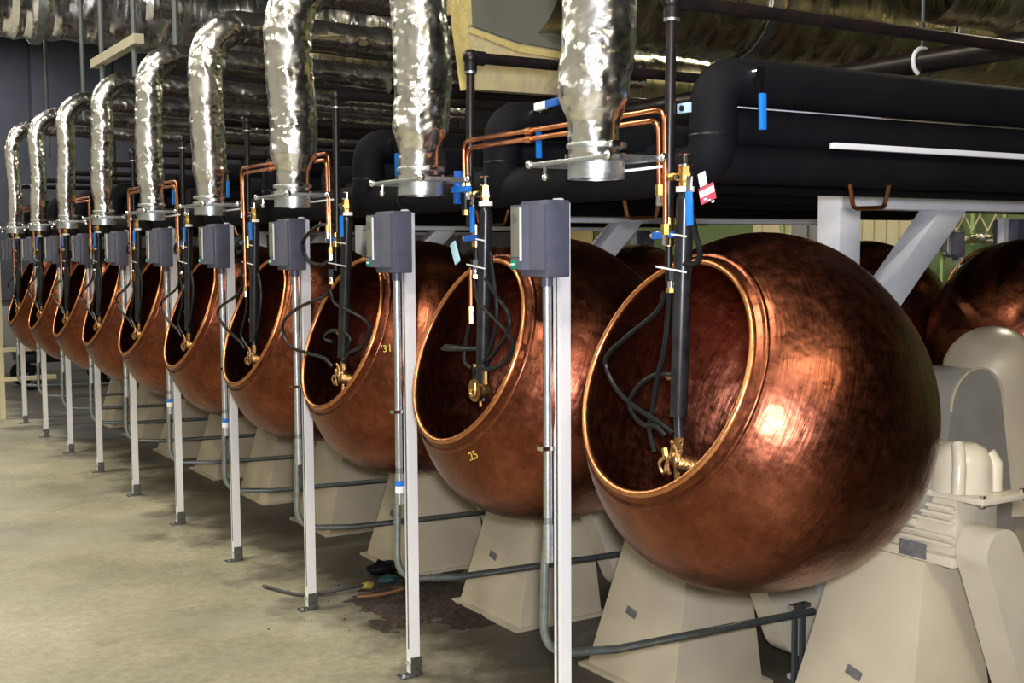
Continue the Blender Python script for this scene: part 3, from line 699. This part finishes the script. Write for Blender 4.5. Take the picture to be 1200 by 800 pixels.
# second lever lying level on the second pipe set, and one more at the header
bl2 = thing('blue_lever', (-.05, -.054, 1.9), 'level blue and white valve lever left of the widest foil duct', 'lever')
MB().bar((-.07, .01, 1.905), (-.07, -.045, 1.907), .016, .022, up=(0, 0, 1), bevel=.004).build('white_sleeve', 'white_print', bl2)
MB().bar((-.07, -.045, 1.907), (-.07, -.11, 1.909), .016, .022, up=(0, 0, 1), bevel=.004).build('grip', 'blue_dark', bl2)
MB().cyl((-.05, .02, 1.905), (-.02, .02, 1.905), .012, 8).build('pivot', 'chrome', bl2)
bl3 = thing('bracket_clip', (.06, -.62, 1.83), 'pale steel clip between the nearest iron pipe and black elbow', 'clip')
MB().span((-.09, -.665, 1.823), (-.083, -.62, 1.846), .002).build('plate', 'lightblue', bl3)
MB().cyl((-.094, -.64, 1.834), (-.084, -.64, 1.834), .007, 8).build('hole_plug', 'rubber', bl3)
tag(MB().span((.35, -.692, 1.756), (3.0, -.676, 1.771), .002).build('pipe_rail', 'frame_paint'), 'long white steel rail between black pipes at upper right', 'rail')
tag(MB().span((.075, -.600, 1.846), (.62, -.580, 1.858), .002).build('pipe_rail', 'frame_paint'), 'short thin white rail glimpsed under the uppermost black pipe', 'rail')

# ------------------------------------------------------------------ white steel frames between the rows
def frame(label):
    t = thing('steel_frame', (1.21, .09, 0), label, 'frame', 'white steel frames between the two rows')
    MB().span((1.16, .04, .0), (1.262, .14, 1.765), .004).build('column', 'frame_paint', t)
    MB().span((1.165, .035, 1.645), (3.2, .135, 1.745), .004).build('beam', 'frame_paint', t)
    MB().bar((1.22, .09, 1.13), (1.80, .09, 1.70), .098, .098, up=(0, 0, 1), bevel=.004).build('knee_brace', 'frame_paint', t)
    MB().span((1.10, -.02, 0), (1.32, .2, .016), .002).build('foot_plate', 'frame_paint', t)
    return t
fr = frame('nearest white steel frame with diagonal brace, behind the nearest pan')
clone(fr, (0, 1.9, 0), 'second white steel frame, its brace behind the nearest switch box')
clone(fr, (0, 3.8, 0), 'third white steel frame, its brace behind the second switch box')
clone(fr, (0, 5.7, 0), 'farthest white steel frame behind the third pan')

# ------------------------------------------------------------------ second row, facing the other aisle
CX, CY = 1.575, 0.0
MX = 2*CX
rot180 = Matrix.Rotation(PI, 4, 'Z')
def mirrored(src, ydst, label, group):
    c = clone(src); c['label'] = label; c['group'] = group
    mw = Matrix.LocRotScale(src.location, src.rotation_euler, None)
    piv = Matrix.Translation((CX, 0, 0)); n_ = piv @ rot180 @ piv.inverted() @ mw
    c.location = n_.translation; c.rotation_euler = n_.to_euler()
    c.location.y = ydst+(n_.translation.y+PY)      # PY pan lands on ydst
    return c
for j, yy in enumerate((.54, 1.49, 2.44, 3.39, 4.34, 5.29)):
    mirrored(p1, yy, '%s copper pan of the rear row, seen from behind at right' % ORD[j+1] if j < 2 else '%s copper pan of the rear row, glimpsed between front pans' % ORD[j+1], 'copper pans of the rear row')
def rear_ped(label):
    t = thing('rear_pedestal', (2.2, .45, 0), label, 'pedestal', 'beige pedestals of the rear row')
    v, f = frustum(-.98-0+MX-.08, MX-.55, .20, .70, .80, .22, .10, -.22)
    MB().add(v, f).build('body', 'beige', t)
    # round-topped grey gear case facing the camera side
    c0, r0 = V((2.06, 0, .889)), .155; poly = []
    for k in range(21):
        a = PI*k/20; poly.append((c0.x+r0*math.cos(a), c0.z+r0*math.sin(a)))
    poly += [(1.84, .45), (1.84, 0), (2.36, 0), (2.30, .45)]
    g = MB().prism(poly, (0, .16, 0), (1, 0, 0), (0, 0, 1), (0, .22, 0)).build('gear_case', 'grey_beige', t, 30)
    MB().tube([V((2.06+.158*math.cos(PI*k/16), .158, .889+.158*math.sin(PI*k/16))) for k in range(17)], .006, 6).build('case_bead', 'beige', g)
    MB().sphere((2.405, .35, .990), .200, 28).cyl((2.405, .35, .98), (2.45, .35, .45), .195, 26, .25).build('bearing_dome', 'beige', t, 50)
    return t
rp = rear_ped('rear-row pedestal with round beige dome at the right edge')
for j in range(1, 6): clone(rp, (0, j*S, 0), '%s rear-row pedestal behind the front pans' % ORD[j+1])
# their posts and switch boxes on the far aisle
for yy in (.88, 3.80):
    q = clone(po); q.location = (3.2, yy, 0); q.rotation_euler = (0, 0, PI); q['group'] = 'posts on the far aisle'
    q['label'] = 'white post on the far aisle at the right edge' if yy < 2 else 'white post on the far aisle behind the second pan'
    q = clone(bx); q.location = (3.26, yy-.05, 1.42); q.rotation_euler = (0, 0, PI); q['group'] = 'switch boxes on the far aisle'
    q['label'] = 'dark switch box on the far aisle at the right edge' if yy < 2 else 'small dark switch box on the far aisle above the rear pan'
q = clone(p1); q.location += V((6.55, 4.05, .0)); q['label'] = 'distant copper pan of a third row beside the grey switch box'; q['group'] = 'copper pans of a third row'
q = clone(p1); q.location += V((6.55, 3.10, .0)); q['label'] = 'distant copper pan of a third row, behind the rear pans at right'; q['group'] = 'copper pans of a third row'
for dy, wd in ((4.05, 'beyond'), (3.10, 'nearer than')):
    q = clone(pd); q.location += V((6.55, dy, .0)); q['label'] = 'distant beige pedestal of a third row, %s the grey switch box' % wd; q['group'] = 'pedestals of a third row'
q = clone(bx); q.location += V((6.55, 3.74, .0)); q['label'] = 'distant grey switch box of a third row against the green wall'; q['group'] = 'switch boxes of a third row'
q = clone(po); q.location += V((6.55, 3.74, .0)); q['label'] = 'distant white post of a third row below a grey switch box'; q['group'] = 'posts of a third row'

# ------------------------------------------------------------------ overhead: big ducts, board, rods, strut
def big_duct(name, p0, p1_, r, label, seed, folds=60, amp=.016, n=44, rings=150, mtl='foil_big'):
    p0, p1_ = V(p0), V(p1_); pts = [p0.lerp(p1_, i/rings) for i in range(rings+1)]
    mb = MB().tube(pts, r, n, False); off = V((seed*5.1, seed*2.2, 0))
    for i in range(rings+1):
        for k in range(n):
            p = mb.v[i*n+k]; d = (p-pts[i]).normalized(); u_ = i/rings*folds; a = 2*PI*k/n
            e = noise.noise(V((u_, math.sin(a)*.5, math.cos(a)*.5))+off); f = abs(noise.noise(V((u_*1.9, math.sin(a), math.cos(a)+3))+off)); g = noise.noise(V((u_*.2, math.sin(a), 7+math.cos(a)))+off)
            mb.v[i*n+k] = p+d*amp*(e-1.4*f+1.2*g)*(1 if i not in (0, rings) else 0)
    t = thing(name, (p0+p1_)/2, label, 'duct', 'large foil ducts under the roof')
    mb.build('foil_skin', mtl, t, 20)
    for q in (.2, .42, .64, .86):
        MB().lathe([(r+.004, -.03), (r+.012, -.03), (r+.012, .03), (r+.004, .03)], p0.lerp(p1_, q), p1_-p0, 30).build('joint_band', 'zinc', t)
    return t
big_duct('large_duct', (-1.6, 7.0, 3.46), (6.0, 7.0, 3.46), .34, 'large silver duct crossing at the upper left under the roof', 1, 40, .034, mtl='foil_silver')
big_duct('large_duct', (.7, 1.25, 2.60), (6.2, 1.25, 2.60), .25, 'large foil duct coloured with warm lamp reflections at the upper right under the roof', 2, 90, .014)
big_duct('large_duct', (1.6, .05, 2.43), (6.2, .05, 2.43), .13, 'thinner dark foil duct at the top right corner', 3, 90, .010)
big_duct('large_duct', (.9, 4.3, 2.75), (8.95, 4.3, 2.75), .2, 'middle foil duct glimpsed behind the hanging ducts', 4, 90, .012)
bd = thing('torn_duct_board', (.62, 1.28, 2.1), 'torn grey duct board with yellow glass wool, top centre', 'board')
MB().prism([(.40, 2.125), (.365, 2.36), (.33, 2.75), (.98, 2.75), (.98, 2.13)], (0, 1.20, 0), (1, 0, 0), (0, 0, 1), (0, .05, 0)).build('wool_layer', 'wool', bd)
MB().prism([(.412, 2.36), (.395, 2.75), (.98, 2.75), (.98, 2.295), (.62, 2.315)], (0, 1.185, 0), (1, 0, 0), (0, 0, 1), (0, .014, 0)).build('grey_facing', 'board', bd)
MB().prism([(.327, 2.75), (.362, 2.36), (.397, 2.125), (.425, 2.125), (.392, 2.36), (.412, 2.365), (.395, 2.75)], (0, 1.192, 0), (1, 0, 0), (0, 0, 1), (0, .07, 0)).build('yellow_edge', 'wool_edge', bd)
MB().prism([(.412, 2.352), (.62, 2.306), (.98, 2.285), (.98, 2.262), (.62, 2.28), (.40, 2.335)], (0, 1.19, 0), (1, 0, 0), (0, 0, 1), (0, .012, 0)).build('wool_fringe', 'wool_edge', bd)
for i, (x, y, z0, z1) in enumerate(((-.24, 4.25, 2.3, 4.6), (-.24, 3.55, 2.42, 4.6), (-.05, 5.6, 2.4, 4.6), (.1, 7.6, 2.3, 4.6), (-.26, 2.75, 2.46, 4.6))):
    tag(MB().cyl((x, y, z0), (x, y, z1), .014, 8).build('hanger_rod', 'rod'), '%s thin dark hanger rod from the left, dropping from the roof' % ('third fourth second first fifth'.split()[i]), 'rod', 'hanger rods at the upper left')
tag(MB().bar((-.24, 4.42, 2.6), (-.24, 3.45, 2.6), .05, .05).build('strut_channel', 'strut'), 'beige strut channel hung by rods at the upper left', 'channel')
# horizontal dark pipes far behind, between ducts
for i, (y, z) in enumerate(((2.3, 2.28), (3.3, 2.16), (4.4, 2.05), (5.4, 2.42))):
    tag(MB().cyl((.6, y, z), (8.99, y, z), .035, 12).build('service_pipe', 'iron'), '%s dark service pipe in the gloom behind the foil ducts' % ORD[i+1], 'pipe', 'dark service pipes behind the ducts')

# ------------------------------------------------------------------ far right wall furniture
def wall_thing(name, mtl, y0, y1, z0, z1, label, cat, ribs=0, d=.06, x=8.96):
    t = thing(name, (x, (y0+y1)/2, z0), label, cat)
    MB().span((x-d, y0, z0), (x, y1, z1), .005).build('sheet', mtl, t)
    for i in range(ribs):
        y = y0+(y1-y0)*(i+.5)/ribs; MB().span((x-d-.02, y-.02, z0), (x-d+.001, y+.02, z1), .005).build('rib', mtl, t)
    return t
wall_thing('cream_cladding', 'cream', 6.1, 7.35, 0.9, 2.05, 'cream ribbed cladding sheet on the far right wall', 'cladding', 7)
wall_thing('tan_board', 'tan', 16.5-4.2, 14.4, .8, 1.9, 'tan board on the far wall seen between the second and third pans', 'board')
wall_thing('cream_board', 'cream', 7.75, 8.7, .9, 1.83, 'bright cream board on the far wall above the nearest pan', 'board', 3)
cb = thing('grey_cabinet', (7.4, 6.4, 0), 'tall grey electrical cabinet behind the nearest pan', 'cabinet')
MB().span((7.2, 5.8, 0), (7.6, 6.32, 2.1), .01).build('body', 'cabinet', cb)
MB().cyl((7.18, 6.08, .8), (7.18, 6.08, 2.1), .02, 8).build('conduit', 'zinc', cb)
MB().span((7.188, 5.84, 1.62), (7.202, 5.93, 1.75)).build('dark_plate', 'label', cb)
def lattice(y0, y1, z0, z1, label):
    t = thing('lattice_gate', (8.7, (y0+y1)/2, z0), label, 'gate', 'yellow green lattice gates on the far wall')
    for y in (y0, (y0+y1)/2, y1): MB().span((8.68, y-.02, 0), (8.71, y+.02, z1)).build('upright', 'palegreen', t)
    n = 4; dy = (y1-y0)/n
    for i in range(n):
        MB().bar((8.69, y0+i*dy, z0), (8.69, y0+(i+1)*dy, z1), .014, .01, up=(1, 0, 0)).build('lath', 'cream', t)
        MB().bar((8.67, y0+(i+1)*dy, z0), (8.67, y0+i*dy, z1), .014, .01, up=(1, 0, 0)).build('lath', 'cream', t)
lattice(4.85, 5.6, 1.68, 2.0, 'lattice gate beyond the diagonal brace at right')
lattice(7.5, 7.95, 1.80, 2.12, 'lattice gate left of the grey cabinet')
big_duct('large_duct', (8.55, 4.2, 1.62), (8.55, 6.0, 1.60), .05, 'thin foil-wrapped pipe along the far green wall', 6, 20, .02, 20, 50)

# ------------------------------------------------------------------ far left end
sf = thing('shelf_frame', (-.25, 8.9, 0), 'cream metal shelf frame at the left edge of the floor', 'frame')
MB().span((-.14, 8.92, 0), (-.10, 8.97, 1.45)).build('upright', 'cream', sf)
MB().span((-.10, 9.9, 0), (-.06, 9.95, 1.45)).build('upright', 'cream', sf)
for z in (.35, .62): MB().span((-.12, 8.9, z), (.35, 8.96, z+.035)).build('rail', 'cream', sf)
tr = thing('hand_cart', (.8, 11.6, 0), 'dark hand cart on wheels behind the farthest posts', 'cart')
MB().span((.45, 11.3, .30), (1.6, 11.9, .40), .01).span((.5, 11.35, .40), (1.2, 11.8, .72), .02).build('body', 'rubber', tr)
for x in (.55, 1.4):
    for y in (11.32, 11.88):
        MB().lathe([(.07, -.02), (.13, -.025), (.14, 0), (.13, .025), (.07, .02)], (x, y, .14), (0, 1, 0), 18).build('wheel', 'rubber', tr)
MB().tube(arcpath([(.45, 11.4, .38), (.2, 11.4, .55), (.2, 11.8, .55), (.45, 11.8, .38)], .05), .015, 8).build('handle', 'rod', tr)
tag(MB().span((-2.5, 13.4, 0), (4.5, 13.5, .85), .01).build('low_partition', 'cabinet'), 'low grey partition across the far left end', 'partition')

# ------------------------------------------------------------------ litter on the floor between the second and third pedestals
def pile():
    bm = MB(); n = 70; vs = []; fs = []
    for j in range(n):
        for i in range(n):
            u_, v_ = i/(n-1)*2-1, j/(n-1)*2-1
            x, y = .52+.42*u_+.12*v_, 1.74+.46*v_
            mask = 1-(u_*u_+v_*v_)+.9*noise.noise(V((x*5, y*5, 2)))+.5*noise.noise(V((x*17, y*17, 5)))
            h = max(0., min(1., mask*1.5-.25))*(.003+.012*abs(noise.noise(V((x*11, y*11, 0))))+.016*max(0, noise.noise(V((x*38, y*38, 4)))))
            vs.append((x, y, h-.0008))
    for j in range(n-1):
        for i in range(n-1): fs.append((j*n+i, j*n+i+1, (j+1)*n+i+1, (j+1)*n+i))
    bm.add(vs, fs)
    rnd = random.Random(3)
    for i in range(420):      # crumbs round the heap
        a = rnd.uniform(0, 2*PI); q = abs(rnd.gauss(0, .5)); x = .45+.5*q*math.cos(a); y = 1.85+.55*q*math.sin(a); r = rnd.uniform(.002, .008)
        k = [(x+r*rnd.uniform(.6, 1.3)*math.cos(a+t_), y+r*rnd.uniform(.6, 1.3)*math.sin(a+t_), 0.0005) for t_ in (0, 2.1, 4.2)]+[(x, y, r*rnd.uniform(.6, 1.3))]
        bm.add(k, [(0, 1, 2), (0, 1, 3), (1, 2, 3), (2, 0, 3)])
    return bm
tag(pile().build('damp_sweepings', 'dirt', None, 10), 'heap of dark damp sweepings on the floor by the third pedestal', 'dirt', kind='stuff')
tag(MB().tube(spline([(-.06, 2.30, .012), (.02, 2.10, .008), (.12, 2.05, .012), (.26, 2.03, .02), (.40, 2.06, .012)], 6), .008, 8).build('cable_end', 'cable'), 'loose black cable end lying by the third post', 'cable')
tag(MB().tube(spline([(.22, 1.90, .012), (.33, 1.88, .012), (.46, 1.90, .016)], 5), .007, 8).build('wooden_stick', 'wood_orange'), 'orange-brown stick lying left of the second post', 'stick')
def lump(name, c, s_, m_, label, cat):
    mb = MB().sphere(c, 1., 14, s_)
    for i, v in enumerate(mb.v):
        d = v-V(c); mb.v[i] = V(c)+d*(1+.35*noise.noise(v*40))
        mb.v[i].z = max(mb.v[i].z, .001)
    tag(mb.build(name, m_), label, cat)
lump('yellow_rag', (.33, 2.04, .012), (.032, .028, .016), 'yellow', 'crumpled yellow rag on the floor between two posts', 'rag')
lump('teal_rag', (.46, 2.08, .014), (.045, .04, .02), 'teal', 'crumpled dark teal rag beside the yellow rag', 'rag')
lump('black_bag', (.50, 2.22, .03), (.08, .05, .035), 'rubber', 'black bag scrap against the fourth pedestal foot', 'bag')
lump('red_cap', (.98, 2.03, .012), (.014, .014, .014), 'red', 'small red cap on the floor by a pedestal', 'cap')
lump('orange_scrap', (.0, 2.16, .006), (.014, .018, .008), 'wood_orange', 'tiny orange scrap beside the black cable end', 'scrap')
lump('teal_scrap', (.86, 1.72, .01), (.05, .03, .012), 'teal', 'teal scrap in the dark between pedestals', 'scrap')

# yellow stencils on pans two and three (set on the skin where the photograph shows them)
def stencil(k, target, txt, size, D):
    """stencil lying on the skin of pan k at the point nearest to target, reading along D"""
    tg_ = V(target)-V((0, k*S, 0)); best = None
    for i in range(60):
        for j in range(180):
            hh, a = .02+.4*i/60, 2*PI*j/180; p, d = surf_pt(hh, a, 0)
            q = (p-tg_).length
            if best is None or q < best[0]: best = (q, hh, a)
    hh, a = best[1:]; p0, _ = surf_pt(hh, a, 0); e1 = surf_pt(hh, a+.01, 0)[0]-p0; e2 = surf_pt(hh+.005, a, 0)[0]-p0
    n = e1.cross(e2).normalized()
    if n.dot(p0-(MOUTH-AX*.3)) < 0: n = -n
    ex = V(D); ex = (ex-n*ex.dot(n)).normalized(); ey = n.cross(ex)
    cu = bpy.data.curves.new('painted_number', 'FONT'); cu.body = txt; cu.size = size; cu.align_x = 'CENTER'; cu.extrude = .0004; cu.resolution_u = 3; cu.offset = .0003
    o = bpy.data.objects.new('tmp', cu); COL.objects.link(o)
    dg = bpy.context.evaluated_depsgraph_get(); me = bpy.data.meshes.new_from_object(o.evaluated_get(dg)); bpy.data.objects.remove(o)
    pn = pans[k]; p0 = p0+V((0, k*S, 0))
    mb = MB().add([p0+ex*v.co.x+ey*v.co.y+n*(.0012+v.co.z-(v.co.x**2+v.co.y**2)/.9) for v in me.vertices], [tuple(f.vertices) for f in me.polygons])
    ROOT[pn.name] = pn
    tag(mb.build('painted_number', 'yellow_paint', pn), 'small yellow stencilled number')
stencil(1, (-.157, .22, .90), '.25', .036, (.35, -.75, .40))
stencil(2, (-.09, .97, 1.17), "'31", .036, (.35, -.75, .15))
